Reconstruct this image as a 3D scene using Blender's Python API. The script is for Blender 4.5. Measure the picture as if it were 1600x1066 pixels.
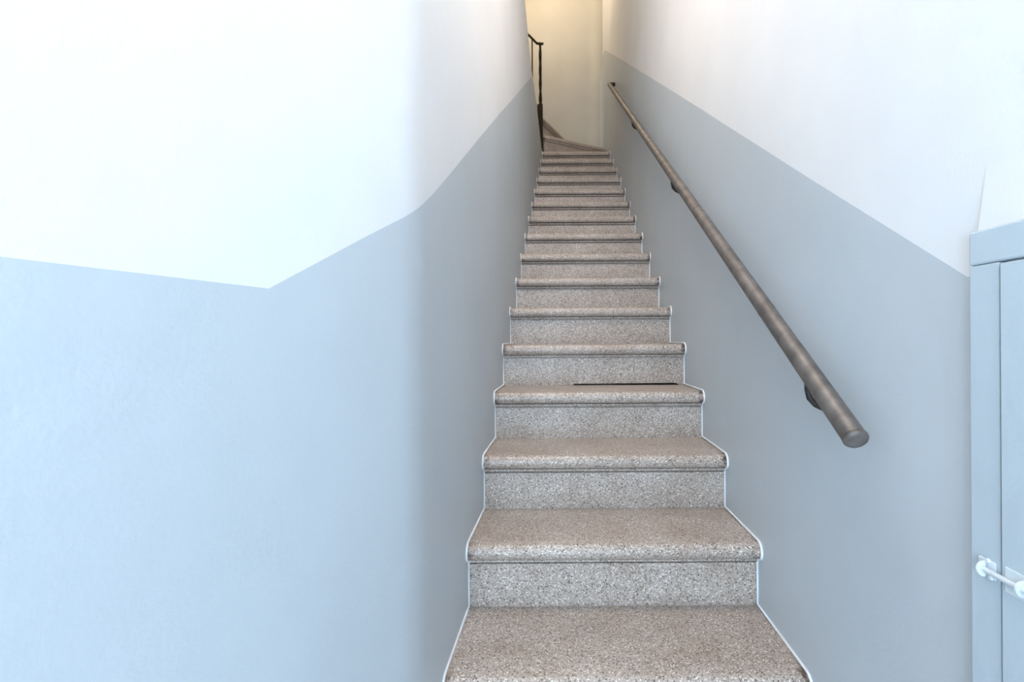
import bpy, bmesh, math, random
from mathutils import Vector, Matrix
random.seed(4)
for o in list(bpy.data.objects):
    bpy.data.objects.remove(o)
C = bpy.context.scene.collection
SC = bpy.context.scene
H = 1.366                      # eye height above the entrance floor

# ------------------------------------------------------------------ camera
cam_d = bpy.data.cameras.new('camera')
cam_d.sensor_width = 36.0
cam_d.lens = 750.0 / 1600.0 * 36.0
cam_d.clip_start = 0.02
cam = bpy.data.objects.new('camera', cam_d)
C.objects.link(cam)
cam.matrix_world = Matrix.Translation((0, 0, H)) @ Matrix.Rotation(math.radians(90), 4, 'X') @ Matrix.Rotation(-0.006, 4, 'Z')
SC.camera = cam

# ------------------------------------------------------------------ world, lights, exposure
w = bpy.data.worlds.new('world')
SC.world = w
w.use_nodes = True
bg = w.node_tree.nodes['Background']
bg.inputs[0].default_value = (0.80, 0.90, 1.0, 1)
bg.inputs[1].default_value = 1.0

def area(name, loc, rot, sx, sy, power, col):
    l = bpy.data.lights.new(name, 'AREA')
    l.shape = 'RECTANGLE'; l.size = sx; l.size_y = sy
    l.energy = power; l.color = col
    o = bpy.data.objects.new(name, l); C.objects.link(o)
    o.location = loc; o.rotation_euler = rot
    return o

def point(name, loc, power, col, radius):
    l = bpy.data.lights.new(name, 'POINT')
    l.energy = power; l.color = col; l.shadow_soft_size = radius
    o = bpy.data.objects.new(name, l); C.objects.link(o)
    o.location = loc
    return o

# daylight entering by the open street doorway behind the camera
area('daylight_doorway', (-0.55, -2.33, 1.30), (math.radians(90), 0, 0), 1.15, 2.5, 106, (0.575, 0.785, 1.0))
# warm lamp over the upper landing
point('landing_lamp', (0.40, 5.15, H + 4.38), 34, (1.0, 0.80, 0.56), 0.12)
point('flight_fill', (0.15, 1.25, H + 2.45), 46, (1.0, 0.885, 0.79), 0.25)  # unseen fill added to brighten steps and stair walls, no fitting modelled
point('entrance_lamp', (-0.55, -1.1, H + 1.25), 11, (1.0, 0.96, 0.92), 0.25)

vs = SC.view_settings
vs.view_transform = 'Standard'
vs.look = 'None'
vs.gamma = 1.0
vs.use_curve_mapping = False
vs.exposure = 0.09

# ------------------------------------------------------------------ materials
def mat(name):
    m = bpy.data.materials.new(name); m.use_nodes = True
    nt = m.node_tree
    return m, nt, nt.nodes['Principled BSDF']

def node(nt, typ, **kw):
    n = nt.nodes.new(typ)
    for k, v in kw.items():
        setattr(n, k, v)
    return n

def ramp(nt, stops, interp='LINEAR'):
    r = node(nt, 'ShaderNodeValToRGB')
    r.color_ramp.interpolation = interp
    e = r.color_ramp.elements
    while len(e) < len(stops):
        e.new(0.5)
    for i, (p, c) in enumerate(stops):
        e[i].position = p; e[i].color = (c[0], c[1], c[2], 1)
    return r

def paint(name, col, rough, bump=0.25, var=0.03, fine=150.0):
    """roller-painted plaster: faint mottling, orange-peel and slow unevenness"""
    m, nt, b = mat(name)
    tc = node(nt, 'ShaderNodeTexCoord')
    n1 = node(nt, 'ShaderNodeTexNoise'); n1.inputs['Scale'].default_value = 2.3; n1.inputs['Detail'].default_value = 5
    nt.links.new(tc.outputs['Object'], n1.inputs['Vector'])
    c0 = [max(0, c * (1 - var)) for c in col]; c1 = [min(1, c * (1 + var)) for c in col]
    r = ramp(nt, [(0.3, c0), (0.7, c1)])
    nt.links.new(n1.outputs['Fac'], r.inputs['Fac'])
    nt.links.new(r.outputs['Color'], b.inputs['Base Color'])
    b.inputs['Roughness'].default_value = rough
    n2 = node(nt, 'ShaderNodeTexNoise'); n2.inputs['Scale'].default_value = fine; n2.inputs['Detail'].default_value = 3
    nt.links.new(tc.outputs['Object'], n2.inputs['Vector'])
    n3 = node(nt, 'ShaderNodeTexNoise'); n3.inputs['Scale'].default_value = 5.0; n3.inputs['Detail'].default_value = 2
    nt.links.new(tc.outputs['Object'], n3.inputs['Vector'])
    b1 = node(nt, 'ShaderNodeBump'); b1.inputs['Strength'].default_value = bump; b1.inputs['Distance'].default_value = 0.0016
    nt.links.new(n2.outputs['Fac'], b1.inputs['Height'])
    b2 = node(nt, 'ShaderNodeBump'); b2.inputs['Strength'].default_value = 0.35; b2.inputs['Distance'].default_value = 0.012
    nt.links.new(n3.outputs['Fac'], b2.inputs['Height'])
    nt.links.new(b1.outputs['Normal'], b2.inputs['Normal'])
    nt.links.new(b2.outputs['Normal'], b.inputs['Normal'])
    return m

M = {}
M['white'] = paint('white_wall_paint', (0.82, 0.82, 0.82), 0.55)
M['grey'] = paint('blue_grey_gloss_paint', (0.555, 0.60, 0.63), 0.45)
M['cream'] = paint('cream_wall_paint', (0.52, 0.505, 0.46), 0.6, var=0.06)
M['trim'] = paint('white_sealant', (0.82, 0.83, 0.84), 0.5, fine=300)
M['door'] = paint('pale_blue_door_paint', (0.52, 0.595, 0.64), 0.4, bump=0.5, fine=60)
M['bolt'] = paint('thick_white_bolt_paint', (0.72, 0.775, 0.80), 0.35, bump=0.8, fine=120)

def terrazzo(name):
    m, nt, b = mat(name)
    tc = node(nt, 'ShaderNodeTexCoord')
    v = node(nt, 'ShaderNodeTexVoronoi'); v.inputs['Scale'].default_value = 260
    nt.links.new(tc.outputs['Object'], v.inputs['Vector'])
    sep = node(nt, 'ShaderNodeSeparateColor')
    nt.links.new(v.outputs['Color'], sep.inputs['Color'])
    r = ramp(nt, [(0.0, (0.09, 0.07, 0.06)), (0.11, (0.27, 0.215, 0.18)), (0.30, (0.49, 0.41, 0.355)),
                  (0.66, (0.64, 0.56, 0.50)), (0.88, (0.88, 0.83, 0.78))], 'CONSTANT')
    nt.links.new(sep.outputs['Red'], r.inputs['Fac'])
    # cement between the chips
    gr = ramp(nt, [(0.42, (0, 0, 0)), (0.62, (1, 1, 1))])
    nt.links.new(v.outputs['Distance'], gr.inputs['Fac'])
    mx = node(nt, 'ShaderNodeMix', data_type='RGBA')
    mx.inputs[7].default_value = (0.47, 0.39, 0.335, 1)
    nt.links.new(gr.outputs['Color'], mx.inputs[0]); nt.links.new(r.outputs['Color'], mx.inputs[6])
    # slow dirt tone
    n = node(nt, 'ShaderNodeTexNoise'); n.inputs['Scale'].default_value = 7; n.inputs['Detail'].default_value = 6
    nt.links.new(tc.outputs['Object'], n.inputs['Vector'])
    dr = ramp(nt, [(0.3, (0.82, 0.78, 0.74)), (0.7, (1.0, 1.0, 1.0))])
    nt.links.new(n.outputs['Fac'], dr.inputs['Fac'])
    mm = node(nt, 'ShaderNodeMix', data_type='RGBA', blend_type='MULTIPLY'); mm.inputs[0].default_value = 1.0
    nt.links.new(mx.outputs[2], mm.inputs[6]); nt.links.new(dr.outputs['Color'], mm.inputs[7])
    # brown scuffs at the ends of the nosings, held in the mesh attribute "scuff"
    at = node(nt, 'ShaderNodeAttribute', attribute_name='scuff')
    n4 = node(nt, 'ShaderNodeTexNoise'); n4.inputs['Scale'].default_value = 45; n4.inputs['Detail'].default_value = 3
    nt.links.new(tc.outputs['Object'], n4.inputs['Vector'])
    mul = node(nt, 'ShaderNodeMath', operation='MULTIPLY')
    r4 = ramp(nt, [(0.40, (0, 0, 0)), (0.58, (1, 1, 1))])
    nt.links.new(n4.outputs['Fac'], r4.inputs['Fac'])
    nt.links.new(at.outputs['Fac'], mul.inputs[0]); nt.links.new(r4.outputs['Color'], mul.inputs[1])
    ms = node(nt, 'ShaderNodeMix', data_type='RGBA')
    ms.inputs[7].default_value = (0.085, 0.045, 0.03, 1)
    nt.links.new(mul.outputs[0], ms.inputs[0]); nt.links.new(mm.outputs[2], ms.inputs[6])
    nt.links.new(ms.outputs[2], b.inputs['Base Color'])
    b.inputs['Roughness'].default_value = 0.36
    bp = node(nt, 'ShaderNodeBump'); bp.inputs['Strength'].default_value = 0.25; bp.inputs['Distance'].default_value = 0.0008
    nt.links.new(sep.outputs['Green'], bp.inputs['Height'])
    nt.links.new(bp.outputs['Normal'], b.inputs['Normal'])
    return m
M['terrazzo'] = terrazzo('terrazzo')

def metal(name, c0, c1, rough, metallic, scale):
    m, nt, b = mat(name)
    tc = node(nt, 'ShaderNodeTexCoord')
    n = node(nt, 'ShaderNodeTexNoise'); n.inputs['Scale'].default_value = scale; n.inputs['Detail'].default_value = 6
    nt.links.new(tc.outputs['Object'], n.inputs['Vector'])
    r = ramp(nt, [(0.35, c0), (0.65, c1)])
    nt.links.new(n.outputs['Fac'], r.inputs['Fac']); nt.links.new(r.outputs['Color'], b.inputs['Base Color'])
    b.inputs['Specular IOR Level'].default_value = 0.5 if metallic > 0.4 else 0.15
    b.inputs['Metallic'].default_value = metallic; b.inputs['Roughness'].default_value = rough
    bp = node(nt, 'ShaderNodeBump'); bp.inputs['Strength'].default_value = 0.3; bp.inputs['Distance'].default_value = 0.001
    nt.links.new(n.outputs['Fac'], bp.inputs['Height']); nt.links.new(bp.outputs['Normal'], b.inputs['Normal'])
    return m
M['rail'] = metal('brushed_bronze_steel', (0.12, 0.103, 0.092), (0.21, 0.185, 0.168), 0.5, 0.5, 28)
M['bracket'] = metal('dark_bracket_steel', (0.035, 0.03, 0.028), (0.07, 0.06, 0.055), 0.45, 0.5, 40)
M['iron'] = metal('black_wrought_iron', (0.016, 0.012, 0.009), (0.034, 0.026, 0.019), 0.5, 0.1, 40)
M['newel'] = metal('dark_brown_newel_wood', (0.016, 0.012, 0.008), (0.03, 0.022, 0.015), 0.5, 0.0, 18)

# ------------------------------------------------------------------ helpers
def link_mesh(name, verts, faces, mats, parent=None, fm=None, smooth=None, z0=H, attr=None):
    """verts are given relative to the eye height; one mesh object per call"""
    off = Vector((0, 0, 0)); 
    p = parent
    while p is not None:
        off += p.location; p = p.parent
    me = bpy.data.meshes.new(name)
    me.from_pydata([tuple(Vector((v[0], v[1], v[2] + z0)) - off) for v in verts], [], faces)
    if isinstance(mats, str): mats = [mats]
    for k in mats: me.materials.append(M[k])
    if fm:
        for i, f in enumerate(me.polygons): f.material_index = fm[i]
    if smooth is not None:
        for i, f in enumerate(me.polygons): f.use_smooth = smooth if isinstance(smooth, bool) else smooth[i]
    if attr:
        a = me.attributes.new('scuff', 'FLOAT', 'POINT')
        for i, x in enumerate(attr): a.data[i].value = x
    bm = bmesh.new(); bm.from_mesh(me)
    bmesh.ops.recalc_face_normals(bm, faces=bm.faces)
    bm.to_mesh(me); bm.free()
    o = bpy.data.objects.new(name, me); C.objects.link(o)
    if parent: o.parent = parent
    return o

def tag(o, label=None, cat=None, group=None, kind=None):
    if label: o['label'] = label
    if cat: o['category'] = cat
    if group: o['group'] = group
    if kind: o['kind'] = kind
    return o

def empty(name, loc):
    o = bpy.data.objects.new(name, None); C.objects.link(o)
    o.location = (loc[0], loc[1], loc[2] + H); o.empty_display_size = 0.1
    return o

def box_v(x0, x1, y0, y1, z0, z1):
    v = [(x, y, z) for z in (z0, z1) for y in (y0, y1) for x in (x0, x1)]
    f = [(0, 2, 3, 1), (4, 5, 7, 6), (0, 1, 5, 4), (2, 6, 7, 3), (0, 4, 6, 2), (1, 3, 7, 5)]
    return v, f

def prism_v(poly, z0, z1):
    n = len(poly)
    v = [(p[0], p[1], z0) for p in poly] + [(p[0], p[1], z1) for p in poly]
    f = [tuple(range(n))[::-1], tuple(range(n, 2 * n))] + [(i, (i + 1) % n, n + (i + 1) % n, n + i) for i in range(n)]
    return v, f

def bevel_obj(o, width, seg=3, angle=30, smooth=True):
    bm = bmesh.new(); bm.from_mesh(o.data)
    es = [e for e in bm.edges if len(e.link_faces) == 2 and e.calc_face_angle(0) > math.radians(angle)]
    bmesh.ops.bevel(bm, geom=es, offset=width, segments=seg, profile=0.5, affect='EDGES', clamp_overlap=True)
    bmesh.ops.recalc_face_normals(bm, faces=bm.faces)
    bm.to_mesh(o.data); bm.free()
    if smooth:
        o.data.polygons.foreach_set('use_smooth', [True] * len(o.data.polygons))
        o.data.set_sharp_from_angle(angle=math.radians(40))
    return o

def tube_v(path, rad, n=8, cap=True, up=(0, 0, 1), rx=None, ry=None, twist=0.0, square=False):
    P = [Vector(p) for p in path]
    vs_, fs = [], []
    N = len(P)
    for i in range(N):
        if i == 0: d = P[1] - P[0]
        elif i == N - 1: d = P[-1] - P[-2]
        else: d = (P[i + 1] - P[i]).normalized() + (P[i] - P[i - 1]).normalized()
        d.normalize()
        u = Vector(up)
        if abs(d.dot(u)) > 0.98: u = Vector((1, 0, 0))
        s = d.cross(u).normalized(); t = s.cross(d).normalized()
        r = rad[i] if isinstance(rad, (list, tuple)) else rad
        for k in range(n):
            a = 2 * math.pi * k / n + (math.pi / n if square else 0) + twist * i
            vs_.append(tuple(P[i] + s * math.cos(a) * (rx or r) + t * math.sin(a) * (ry or r)))
    for i in range(N - 1):
        for k in range(n):
            a, b_ = i * n + k, i * n + (k + 1) % n
            fs.append((a, b_, b_ + n, a + n))
    if cap:
        fs.append(tuple(range(n))[::-1]); fs.append(tuple(range((N - 1) * n, N * n)))
    return vs_, fs

def interp(tab, y):
    if y <= tab[0][0]:
        a, b = tab[0], tab[1]
    elif y >= tab[-1][0]:
        a, b = tab[-2], tab[-1]
    else:
        for a, b in zip(tab, tab[1:]):
            if a[0] <= y <= b[0]: break
    return a[1] + (b[1] - a[1]) * (y - a[0]) / (b[0] - a[0])

# ------------------------------------------------------------------ plan of the stairwell (metres, z from the eye)
NEAR = 0.393                                     # the splayed entrance wall on the left
LEFT = [(-2.2, -0.185 + NEAR * (-2.2 - 0.934)), (0.87, -0.185 + NEAR * (0.87 - 0.934)), (0.934, -0.1880), (1.0, -0.1785),
        (1.12, -0.166), (1.392, -0.1370), (1.672, -0.1062), (1.952, -0.0763), (2.232, -0.0465), (2.512, -0.0130),
        (2.792, 0.0225), (3.072, 0.0580), (3.632, 0.1285), (3.912, 0.1655), (4.6, 0.255), (5.312, 0.345)]
RIGHT = [(-2.2, 0.372), (0.687, 0.652), (1.115, 0.692), (1.392, 0.7215), (1.672, 0.750), (1.952, 0.7815), (2.232, 0.809), (2.512, 0.836),
         (2.792, 0.864), (3.072, 0.891), (3.352, 0.9185), (3.632, 0.944), (3.912, 0.971), (4.472, 1.026), (5.312, 1.101), (5.90, 1.152)]
xl = lambda y: interp(LEFT, y)
xr = lambda y: interp(RIGHT, y)
DADO_L = [(-2.2, 0.069), (0.614, 0.069), (0.80, 0.178), (0.934, 0.254), (1.06, 0.326), (1.198, 0.411), (1.66, 0.704), (2.63, 1.314), (3.9, 2.137), (5.312, 3.05)]
DADO_R = [(-2.2, -1.84), (0.687, 0.088), (5.825, 3.527), (6.2, 3.78)]
TOP_L = [(3.30, 2.52), (3.97, 2.26), (4.46, 2.235), (5.07, 2.125), (5.312, 2.08)]
YB = 6.08                                        # back wall
CEIL1, CEIL2 = 2.75, 4.95
FLOOR = -H
R_, T_ = 0.1925, 0.28                            # riser, going
zt = lambda k: -0.596 + R_ * (k - 1)             # top of tread k
yn = lambda k: 1.392 + T_ * (k - 1)              # front of nosing k

# ------------------------------------------------------------------ structure
def wall_strip(name, pts, heights, mats, side, thick, label, extra_caps=True):
    """pts: plan polyline; heights[i] = (bottom, dado, top). Two painted zones on the face, a solid body behind"""
    n = len(pts); v = []; f = []; fm = []; sm = []
    nor = []
    for i in range(n):
        a = Vector(pts[max(0, i - 1)]); b = Vector(pts[min(n - 1, i + 1)])
        d = (b - a).normalized(); nor.append(Vector((-d.y, d.x)) * side)
    for i in range(n):
        for h in heights[i]: v.append((pts[i][0], pts[i][1], h))
    for i in range(n - 1):
        a, b = i * 3, (i + 1) * 3
        f.append((a, b, b + 1, a + 1)); fm.append(0); sm.append(True)
        f.append((a + 1, b + 1, b + 2, a + 2)); fm.append(1); sm.append(True)
    o1 = len(v)
    for i in range(n):
        q = Vector(pts[i]) + nor[i] * thick
        v += [(pts[i][0], pts[i][1], heights[i][0]), (pts[i][0], pts[i][1], heights[i][2]), (q.x, q.y, heights[i][0]), (q.x, q.y, heights[i][2])]
    for i in range(n - 1):
        a, b = o1 + i * 4, o1 + (i + 1) * 4
        f += [(a + 2, a + 3, b + 3, b + 2), (a + 1, b + 1, b + 3, a + 3), (a, a + 2, b + 2, b)]; fm += [1, 1, 1]; sm += [False] * 3
    a, b = o1, o1 + (n - 1) * 4
    f += [(a, a + 1, a + 3, a + 2), (b, b + 2, b + 3, b + 1)]; fm += [1, 1]; sm += [False] * 2
    o = link_mesh(name, v, f, mats, fm=fm, smooth=sm)
    return tag(o, label, 'wall', kind='structure')

# left wall: splayed entrance face, rounded arris, then the long flight wall
ys = [-2.2, -1.2, -0.4, 0.1, 0.4, 0.614, 0.70, 0.80, 0.85, 0.87, 0.885, 0.90, 0.917, 0.934, 0.952, 0.97, 0.985, 1.0, 1.06, 1.12, 1.198, 1.392, 1.66, 1.952, 2.232, 2.63, 3.072, 3.299]
pl = [(xl(y), y) for y in ys]
pl = [p for p in pl if not 0.852 < p[1] < 1.01]
ai = next(i for i, p in enumerate(pl) if p[1] > 1.0)
b0, b1, b2 = Vector((-0.185 + NEAR * (0.88 - 0.934), 0.88)), Vector((-0.185, 0.934)), Vector((-0.166 + 0.104 * (0.995 - 1.12), 0.995))
arc = []
for i in range(17):
    t = i / 16
    arc.append(tuple(b0 * (1 - t) ** 2 + b1 * 2 * t * (1 - t) + b2 * t * t))
pl = pl[:ai] + arc + pl[ai:]
ys = [p[1] for p in pl]
wall_strip('wall_left', pl, [(FLOOR, interp(DADO_L, y), CEIL1) for y in ys], ['grey', 'white'], 1, 0.12,
           'left stairwell wall, blue-grey below and white above, with rounded splayed corner')
ys = [3.30, 3.632, 3.80, 3.97, 4.20, 4.46, 4.75, 5.07, 5.312]
wall_strip('wall_left_upper', [(xl(y), y) for y in ys], [(FLOOR, min(interp(DADO_L, y), interp(TOP_L, y) - 0.001), interp(TOP_L, y)) for y in ys],
           ['grey', 'white'], 1, 0.12, 'far stretch of left stairwell wall, grey, with low open top edge by the newel')
# right wall with its coved far corner
ys = [-2.2, -1.0, 0.0, 0.687, 1.115, 1.392, 1.672, 1.952, 2.232, 2.512, 2.792, 3.072, 3.352, 3.632, 3.912, 4.472, 5.312, 5.62, 5.80]
pr = [(xr(y), y) for y in ys]
hr = [(FLOOR, max(FLOOR + 0.002, interp(DADO_R, y)) if y > 0.68 else 0.088, CEIL2) for y in ys]
rad = 0.17
cx, cy = xr(5.86) - rad, YB - rad
dad = {0: 3.545, 1: 3.50, 2: 3.35, 3: 3.2}
for i in range(0, 9):
    a = math.radians(90 * i / 8)
    pr.append((cx + rad * math.cos(a), cy + rad * math.sin(a)))
    hr.append((FLOOR, dad.get(i, 3.0), CEIL2))
nface = len(pr) - 1
wr = wall_strip('wall_right', pr, hr, ['grey', 'white', 'cream'], -1, 0.12,
                'right stairwell wall, blue-grey below and white above, behind the round handrail')
for i in range(nface - 7, nface):                     # the cove turns into the cream back wall
    wr.data.polygons[2 * i].material_index = 2 if i >= nface - 5 else 0
    wr.data.polygons[2 * i + 1].material_index = 2
# back wall, header, upper enclosure
def sbox(name, x0, x1, y0, y1, z0, z1, m, label, cat='wall'):
    v, f = box_v(x0, x1, y0, y1, z0, z1)
    return tag(link_mesh(name, v, f, m), label, cat, kind='structure')
sbox('wall_back', -2.7, cx, YB, YB + 0.12, FLOOR, CEIL2, 'cream', 'cream end wall at the head of the stairs')
sbox('wall_header', -2.7, xr(3.2) - 0.004, 3.18, 3.29, CEIL1 + 0.1, CEIL2, 'white', 'white wall above the entrance ceiling edge, out of view')
sbox('wall_upper', -2.7, -2.6, 3.30, YB - 0.01, 2.0, CEIL2, 'cream', 'cream wall far left of the upper landing, out of view')
sbox('ceiling_upper', -2.7, 1.3, 3.18, YB + 0.12, CEIL2, CEIL2 + 0.1, 'white', 'white ceiling over the upper landing, out of view', 'ceiling')
sbox('ceiling', -1.7, xr(-2.2) - 0.004, -2.2, 3.28, CEIL1, CEIL1 + 0.1, 'white', 'white ceiling over the entrance and lower flight, out of view', 'ceiling')
v, f = prism_v([(xr(-2.2) - 0.004, -2.2), (xr(3.28) - 0.003, 3.28), (xr(-2.2) - 0.004, 3.28)], CEIL1, CEIL1 + 0.1)
tag(link_mesh('ceiling_edge', v, f, 'white'), 'white ceiling strip along the right wall, out of view', 'ceiling', kind='structure')
v, f = prism_v([(-2.6, 3.30), (xl(3.3) - 0.13, 3.30), (xl(5.25) - 0.13, 5.25), (-2.6, 5.25)], 1.90, 2.02)
tag(link_mesh('floor_upper', v, f, 'terrazzo'), 'terrazzo landing floor behind the left wall, out of view', 'floor', kind='structure')
sbox('wall_stringer', -2.6, 0.290, 5.325, 5.392, FLOOR, 2.45, 'cream', 'cream wall carrying the upper flight, hidden behind the newel')
v, f = box_v(-2.7, 1.4, -2.4, YB + 0.12, FLOOR - 0.1, FLOOR - 0.0005)
tag(link_mesh('floor', v, f, 'terrazzo'), 'terrazzo entrance floor at the foot of the stairs', 'floor', kind='structure')
# rear wall with the open street doorway
v, f = [], []
for b in ((-1.6, -1.13, FLOOR, CEIL1), (0.03, 0.6, FLOOR, CEIL1), (-1.13, 0.03, 1.20, CEIL1)):
    a, g = box_v(b[0], b[1], -2.32, -2.205, b[2], b[3])
    f += [tuple(i + len(v) for i in q) for q in g]; v += a
tag(link_mesh('wall_rear', v, f, 'white'), 'white entrance wall with open street doorway behind the viewer', 'wall', kind='structure')

# ------------------------------------------------------------------ staircase
ST = empty('staircase', (0.25, yn(-2), FLOOR))
tag(ST, 'long narrow flight of speckled grey-brown terrazzo steps between the two walls', 'staircase')
OVER, TH = 0.034, 0.042                           # overhang of the nosing, slab thickness
G = 0.0015

def nose_profile():
    """(dy, dz) of the slab edge from the tread back to the underside: quarter-round top, bull-nosed front"""
    p = [(T_ + 0.04, 0.0), (0.16, 0.0), (0.075, 0.0)]
    for i in range(1, 10):
        a = math.radians(90 + 150 * i / 9)
        p.append((0.024 + 0.024 * math.cos(a), -0.024 + 0.024 * math.sin(a)))
    p += [(OVER - 0.014, -TH), (OVER + 0.02, -TH), (T_ + 0.04, -TH)]
    return p
PROF = nose_profile()

def swept(name, prof, y0, z0, mats, parent, nx=5, scuff=False, smooth_angle=35, gap=G):
    """sweep a (dy,dz) profile across the flight between the two walls"""
    n = len(prof); v = []; f = []; at = []
    us = [0, 0.012, 0.03, 0.25, 0.5, 0.75, 0.97, 0.985, 1.0]
    for u in us:
        for dy, dz in prof:
            y = y0 + dy
            a, b = xl(y) + gap, xr(y) - gap
            v.append((a + (b - a) * u, y, z0 + dz))
            s = 0.0
            if scuff and dy < 0.05:
                s = 1.0 if u >= 0.98 else (0.75 if u <= 0.013 else 0.0)
            at.append(s)
    m = len(us)
    for j in range(m - 1):
        for i in range(n):
            a, b = j * n + i, j * n + (i + 1) % n
            f.append((a, b, b + n, a + n))
    f.append(tuple(range(n))[::-1]); f.append(tuple(range((m - 1) * n, m * n)))
    o = link_mesh(name, v, f, mats, parent=parent, smooth=True, attr=at)
    o.data.set_sharp_from_angle(angle=math.radians(smooth_angle))
    return o

MT = -TH - 0.0075                                 # a dark shadow groove parts the slab from the moulding
MOULD = [(OVER + 0.012, MT), (OVER - 0.009, MT), (OVER - 0.0115, MT - 0.002), (OVER - 0.012, MT - 0.005), (OVER - 0.0105, MT - 0.008), (OVER - 0.008, MT - 0.0095), (OVER + 0.012, MT - 0.0095)]
for k in range(-2, 16):
    y0, z0 = yn(k), zt(k)
    prof = list(PROF)
    if k == 15:
        prof = [(0.36 if p[0] > T_ else p[0], p[1]) for p in prof]
    t = swept('tread', prof, y0, z0, 'terrazzo', ST, scuff=True)
    swept('cove_moulding', MOULD, y0, z0, 'terrazzo', t)
    # riser: stands on the tread below, its top tucked under the slab
    rh = R_ - TH
    rt = 0.03
    if k == 4:
        # the loose riser: its foot has broken away over the right-hand part
        rt = 0.012
        us = [0, 0.30, 0.37, 0.385, 0.39, 0.95, 0.975, 1.0]
        lift = [0.0, 0.0, 0.0005, 0.0005, 0.0072, 0.0085, 0.002, 0.0]
        v, f = [], []
        for u, l in zip(us, lift):
            for dy, dz in ((OVER + 0.006, -TH), (OVER + rt, -TH), (OVER + rt, -R_ + l), (OVER, -R_ + l), (OVER, -TH - 0.0235), (OVER + 0.006, -TH - 0.0235)):
                y = y0 + dy; a, b = xl(y) + G, xr(y) - G
                v.append((a + (b - a) * u, y, z0 + dz))
        for j in range(len(us) - 1):
            for i in range(6):
                a, b = j * 6 + i, j * 6 + (i + 1) % 6
                f.append((a, b, b + 6, a + 6))
        f += [(5, 4, 3, 2, 1, 0), tuple(range(len(v) - 6, len(v)))]
        r = link_mesh('riser', v, f, 'terrazzo', parent=ST)
        r['label'] = 'terrazzo riser with a dark open crack along its foot'
    else:
        r = swept('riser', [(OVER + 0.011, -TH), (OVER + rt, -TH), (OVER + rt, -R_), (OVER, -R_), (OVER, -TH - 0.0240), (OVER + 0.011, -TH - 0.0240)], y0, z0, 'terrazzo', ST)

# winders turning left around the newel
PV = Vector((0.362, 5.325))
def hit(ang):
    """from the pivot along a plan angle to the right wall, cove or back wall"""
    d = Vector((math.cos(ang), math.sin(ang)))
    best = 9
    for a, b in zip(pr, pr[1:] + [(-2.7, YB)]):
        a = Vector(a); b = Vector(b); e = b - a
        den = d.x * e.y - d.y * e.x
        if abs(den) < 1e-9: continue
        w_ = a - PV
        t = (w_.x * e.y - w_.y * e.x) / den; s = (w_.x * d.y - w_.y * d.x) / den
        if t > 0.05 and -1e-6 <= s <= 1 + 1e-6: best = min(best, t)
    return PV + d * (best - 0.004)
def wedge(a0, a1, z0, z1):
    pts = [tuple(PV)] + [tuple(hit(a0 + (a1 - a0) * i / 10)) for i in range(11)]
    return prism_v(pts, z0, z1)
WA = [math.radians(27), math.radians(62), math.radians(90)]
for j, k in enumerate((16, 17)):
    z = zt(k)
    v, f = wedge(WA[j], min(WA[j + 1] + 0.09, math.radians(93)), z - TH, z)
    o = link_mesh('tread', v, f, 'terrazzo', parent=ST)
    o['label'] = 'wedge-shaped terrazzo winder tread at the turn'
    bevel_obj(o, 0.014, 3, 60)
    d = Vector((math.cos(WA[j]), math.sin(WA[j]))); nn = Vector((-d.y, d.x))
    e = hit(WA[j] + 0.03)
    L = (e - PV).length
    for nm, o0, o1, zz0, zz1, par in (('riser', OVER, OVER + 0.03, z - R_, z - TH, ST), ('cove_moulding', OVER - 0.016, OVER + 0.004, z - TH - 0.016, z - TH, o)):
        a = PV + nn * o0 + d * 0.03; b = PV + nn * o0 + d * (L - 0.05); c = PV + nn * o1 + d * (L - 0.06); g = PV + nn * o1 + d * 0.03
        v, f = prism_v([tuple(a), tuple(b), tuple(c), tuple(g)], zz0, zz1)
        link_mesh(nm, v, f, 'terrazzo', parent=par)
# first steps of the upper flight, going left behind the wall
for k in (18, 19, 20):
    x0 = 0.362 - T_ * (k - 18); z = zt(k)
    v, f = box_v(x0 - T_ - 0.03, x0, 5.40, YB - 0.004, z - TH, z)
    o = link_mesh('tread', v, f, 'terrazzo', parent=ST); bevel_obj(o, 0.014, 3, 60)
    v, f = box_v(x0 - OVER - 0.03, x0 - OVER, 5.40, YB - 0.004, z - R_, z - TH)
    link_mesh('riser', v, f, 'terrazzo', parent=ST)

# ------------------------------------------------------------------ white sealant lines where the steps meet the walls
def seal(name, fx, sgn, label):
    path = []
    for k in range(-1, 16):
        y0, z0 = yn(k), zt(k)
        yr = y0 + OVER
        pts = [(yr - 0.004, zt(k - 1) + 0.004), (yr - 0.004, z0 - TH - 0.016), (y0 + 0.012, z0 - TH - 0.002)]
        for i in range(0, 7):
            a = math.radians(225 - 135 * i / 6)
            pts.append((y0 + 0.024 + 0.028 * math.cos(a), z0 - 0.024 + 0.028 * math.sin(a)))
        pts.append((y0 + 0.15, z0 + 0.004))
        path += pts
    v, f = tube_v([(fx(y) + sgn * 0.0015, y, z) for y, z in path], 0.0040, n=6, up=(1, 0, 0))
    return tag(link_mesh(name, v, f, 'trim', smooth=True), label, 'sealant line', kind='structure')
seal('trim_1', xl, 1, 'white sealant line zigzagging up the left ends of the steps')
seal('trim_2', xr, -1, 'white sealant line zigzagging up the right ends of the steps')

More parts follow.
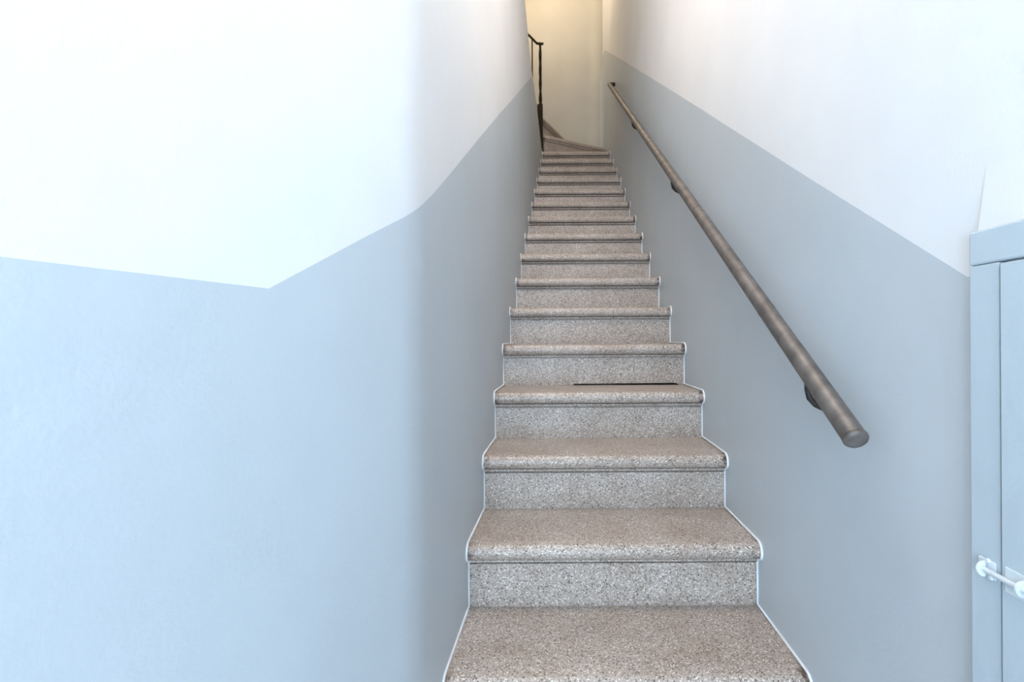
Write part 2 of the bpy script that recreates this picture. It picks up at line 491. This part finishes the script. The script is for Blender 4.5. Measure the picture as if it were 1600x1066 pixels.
# ------------------------------------------------------------------ round handrail on the right wall
A = Vector((0.606, 0.846, -0.178)); B = Vector((1.003, 4.871, 2.599))
HR = empty('handrail', (A.x, A.y, A.z))
tag(HR, 'long round dark bronze handrail sloping up the right wall', 'handrail')
RAD = 0.0200
d = (B - A).normalized()
v, f = tube_v([A + d * 0.004, A + (B - A) * 0.33, A + (B - A) * 0.66, B], RAD, n=28)
o = link_mesh('rail', v, f, 'rail', parent=HR, smooth=True); o.data.set_sharp_from_angle(angle=math.radians(50))
# slightly domed end cap with a thin rim
v, f = tube_v([A + d * 0.006, A + d * 0.001, A - d * 0.002, A - d * 0.0035], [RAD + 0.0008, RAD + 0.0008, RAD * 0.93, RAD * 0.6], n=28)
o = link_mesh('end_cap', v, f, 'rail', parent=HR, smooth=True); o['label'] = 'dark domed end cap'
# weld ring where two lengths meet
for t in (0.0905,):
    c = A + (B - A) * t
    v, f = tube_v([c - d * 0.004, c - d * 0.002, c + d * 0.002, c + d * 0.004], [RAD, RAD + 0.0007, RAD + 0.0007, RAD], n=28, cap=False)
    link_mesh('joint_ring', v, f, 'rail', parent=HR, smooth=True)
def bracket(t):
    c = A + (B - A) * t
    w_ = Vector((xr(c.y), c.y, 0)).x
    DROP = 0.066
    pts = [c + Vector((0, 0, -RAD * 0.8)), c + Vector((0.0, 0, -RAD - 0.022)), c + Vector((0.004, 0, -RAD - 0.040)),
           c + Vector((0.016, 0, -RAD - 0.053)), c + Vector((0.030, 0, -RAD - 0.060)), Vector((w_ - 0.004, c.y, c.z - RAD - DROP))]
    v, f = tube_v(pts, 0.0065, n=10, up=(0, 1, 0))
    o = link_mesh('bracket', v, f, 'bracket', parent=HR, smooth=True)
    v, f = tube_v([(w_ - 0.007, c.y, c.z - RAD - DROP), (w_ - 0.001, c.y, c.z - RAD - DROP)], 0.016, n=20)
    link_mesh('wall_plate', v, f, 'bracket', parent=o)
    # saddle under the tube
    v, f = tube_v([c - d * 0.024 + Vector((0, 0, -RAD - 0.001)), c - d * 0.02 + Vector((0, 0, -RAD - 0.001)), c + d * 0.02 + Vector((0, 0, -RAD - 0.001)), c + d * 0.024 + Vector((0, 0, -RAD - 0.001))],
                  [0.005, 0.008, 0.008, 0.005], n=10)
    link_mesh('saddle', v, f, 'bracket', parent=o, smooth=True)
def rail_t(px, py):
    """share of the rail's length at which it crosses a plan ratio x/y"""
    q = (px - 800 - 0.006 * (py - 533)) / 750
    return (q * A.y - A.x) / ((B.x - A.x) - q * (B.y - A.y))
for px, py in ((1262, 572), (1050, 268), (988, 180)):
    bracket(rail_t(px, py))
# the far end returns to the wall
v, f = tube_v([B - d * 0.01, B + d * 0.006 + Vector((0.004, 0, 0)), B + Vector((0.02, 0.008, 0.004)), Vector((xr(B.y) - 0.002, B.y + 0.012, B.z + 0.006))], [RAD, RAD, RAD * 0.95, RAD * 0.95], n=20)
link_mesh('wall_return', v, f, 'bracket', parent=HR, smooth=True)

# ------------------------------------------------------------------ balustrade at the turn
NX, NY = 0.330, 5.365
BL = empty('balustrade', (NX, NY, zt(15)))
tag(BL, 'black wrought iron balustrade with dark square newel at the head of the stairs', 'balustrade')
v, f = box_v(NX - 0.028, NX + 0.028, NY - 0.028, NY + 0.028, zt(15) + 0.001, 2.635)
o = link_mesh('newel_post', v, f, 'newel', parent=BL); bevel_obj(o, 0.004, 2)
o['label'] = 'dark brown square newel post'
def bar(name, x, y, z0, z1, r, tw, n=24, bulges=()):
    path, rr = [], []
    for i in range(n + 1):
        z = z0 + (z1 - z0) * i / n
        path.append((x, y, z))
        rr.append(r * (1 + sum(b[1] * math.exp(-((i / n - b[0]) / 0.03) ** 2) for b in bulges)))
    v, f = tube_v(path, rr, n=4, square=True, twist=tw, up=(0, 1, 0))
    return link_mesh(name, v, f, 'iron', parent=BL)
bar('iron_standard', NX + 0.004, NY, 2.63, 3.315, 0.0165, 0.28, bulges=((0.1, .25), (0.5, .25), (0.72, .2)))
v, f = tube_v([(NX + 0.004, NY, 2.633), (NX + 0.004, NY, 2.645)], 0.026, n=4, square=True)
link_mesh('collar', v, f, 'iron', parent=BL)
RP = [(0.372, NY, 3.320), (0.297, NY, 3.326), (0.210, NY, 3.416), (-0.10, NY, 3.660), (-0.45, NY, 3.90)]
v, f = tube_v(RP, 0.0, n=4, rx=0.018, ry=0.0105, square=True, up=(0, 0, 1))
o = link_mesh('top_rail', v, f, 'iron', parent=BL)
for x, k in ((0.245, 18), (-0.06, 19), (-0.36, 20)):
    zz = 3.326 + (0.297 - x) * 1.03 if x > 0.21 else (3.416 + (0.21 - x) * 0.787 if x > -0.1 else 3.66 + (-0.1 - x) * 0.686)
    bar('baluster', x, NY + 0.02 if False else NY, zt(k) - 0.10, zz - 0.004, 0.0095, 0.0)
# iron string that the balusters stand on
v, f = tube_v([(0.30, NY, zt(18) - 0.12), (0.06, NY, zt(18) - 0.08), (-0.40, NY, zt(20) - 0.12)], 0.02, n=4, square=True)
link_mesh('bottom_rail', v, f, 'iron', parent=BL)

# ------------------------------------------------------------------ low cupboard door in the right wall
def on_right(y, off):                                 # point on the right wall pulled into the room by off
    return (xr(y) - off, y)
DR = empty('door_1', (xr(0.4), 0.40, FLOOR))
tag(DR, 'pale blue painted low cupboard door with frame at the right edge', 'door', kind='structure')
YF, ZT = 0.669, 0.147                                 # far edge and top of the frame
FW, PR = 0.0445, 0.012
def slab(name, y0, y1, z0, z1, o0, o1, m, parent, bev=0.0025):
    poly = [on_right(y0, o0), on_right(y1, o0), on_right(y1, o1), on_right(y0, o1)]
    v, f = prism_v(poly, z0, z1)
    o = link_mesh(name, v, f, m, parent=parent)
    bevel_obj(o, bev, 2, smooth=False)
    return o
YN = 0.06
slab('frame_stile', YF - FW, YF, FLOOR + 0.001, ZT - 0.0478, 0.0006, PR, 'door', DR, 0.0011)
slab('frame_stile', YN, YN + FW, FLOOR + 0.001, ZT - 0.0478, 0.0006, PR, 'door', DR, 0.0011)
slab('frame_head', YN, YF + 0.001, ZT - 0.047, ZT, 0.0006, PR + 0.0004, 'door', DR, 0.003)
LEAF = slab('door_leaf', YN + FW + 0.003, YF - FW - 0.0046, FLOOR + 0.006, ZT - 0.047 - 0.0034, 0.0006, PR + 0.0028, 'door', DR, 0.0008)
# slide bolt: plate and guides on the leaf, bar across the gap, keeper on the frame
ZB = -0.3085
def along(ya, yb, z, off, r, n=12, name='x', m='bolt', parent=None, dz=0.0):
    a = on_right(ya, off); b = on_right(yb, off)
    v, f = tube_v([(a[0], a[1], z), (b[0], b[1], z + dz)], r, n=n)
    return link_mesh(name, v, f, m, parent=parent, smooth=False)
SB = slab('bolt_plate', 0.50, YF - FW - 0.010, ZB - 0.016, ZB + 0.016, PR + 0.0018, PR + 0.0042, 'bolt', DR, 0.001)
SB['label'] = 'white painted slide bolt'
o = along(0.515, YF - 0.021, ZB, PR + 0.0072, 0.0036, name='bolt_bar', parent=SB); bevel_obj(o, 0.001, 2, 60)
KP = slab('keeper', YF - 0.039, YF - 0.013, ZB - 0.011, ZB + 0.012, PR - 0.0006, PR + 0.0018, 'bolt', DR, 0.001)
KP['label'] = 'white painted bolt keeper'
for yy in (YF - 0.026,):
    pts = []
    for i in range(9):
        a = math.radians(-100 + 200 * i / 8)
        q = on_right(yy, PR + 0.0052 + 0.0062 * math.cos(a))
        pts.append((q[0], q[1], ZB + 0.0062 * math.sin(a)))
    v, f = tube_v(pts, 0.0, n=4, rx=0.0062, ry=0.0016, square=True, up=(0, 1, 0))
    o = link_mesh('keeper_loop', v, f, 'bolt', parent=KP, smooth=False)
for yy in (YF - FW - 0.036, 0.53):
    pts = []
    for i in range(9):
        a = math.radians(-100 + 200 * i / 8)
        q = on_right(yy, PR + 0.0052 + 0.0062 * math.cos(a))
        pts.append((q[0], q[1], ZB + 0.0062 * math.sin(a)))
    v, f = tube_v(pts, 0.0, n=4, rx=0.0062, ry=0.0016, square=True, up=(0, 1, 0))
    link_mesh('guide_loop', v, f, 'bolt', parent=SB)
q = on_right(0.565, PR + 0.018)
v, f = tube_v([(on_right(0.565, PR + 0.008)[0], 0.565, ZB), (q[0], q[1], ZB - 0.004)], [0.003, 0.0045], n=10)
link_mesh('bolt_knob', v, f, 'bolt', parent=SB)
for (yy, zz) in ((YF - 0.028, ZB + 0.0110), (YF - 0.032, ZB - 0.0100)):
    a = on_right(yy, PR + 0.001); b = on_right(yy, PR + 0.0032)
    v, f = tube_v([(a[0], a[1], zz), (b[0], b[1], zz)], [0.0036, 0.0022], n=10)
    link_mesh('screw_head', v, f, 'bolt', parent=KP)
# plaster packed out over the door head, dying back into the wall
v = [(xr(YF - .006) - 0.005, YF - .006, ZT + .0005), (xr(YN) - 0.005, YN, ZT + .0005), (xr(YF - .006) - 0.0002, YF - .006, ZT + 0.0005), (xr(YN) - 0.0002, YN, ZT + 0.0005), (xr(YF - .014) - 0.0003, YF - .014, ZT + 0.085), (xr(YN) - 0.0003, YN, ZT + 0.085)]
f = [(0, 1, 5, 4), (2, 4, 5, 3), (0, 2, 3, 1), (0, 4, 2), (1, 3, 5)]
o = link_mesh('plaster_packing', v, f, 'white', parent=wr)
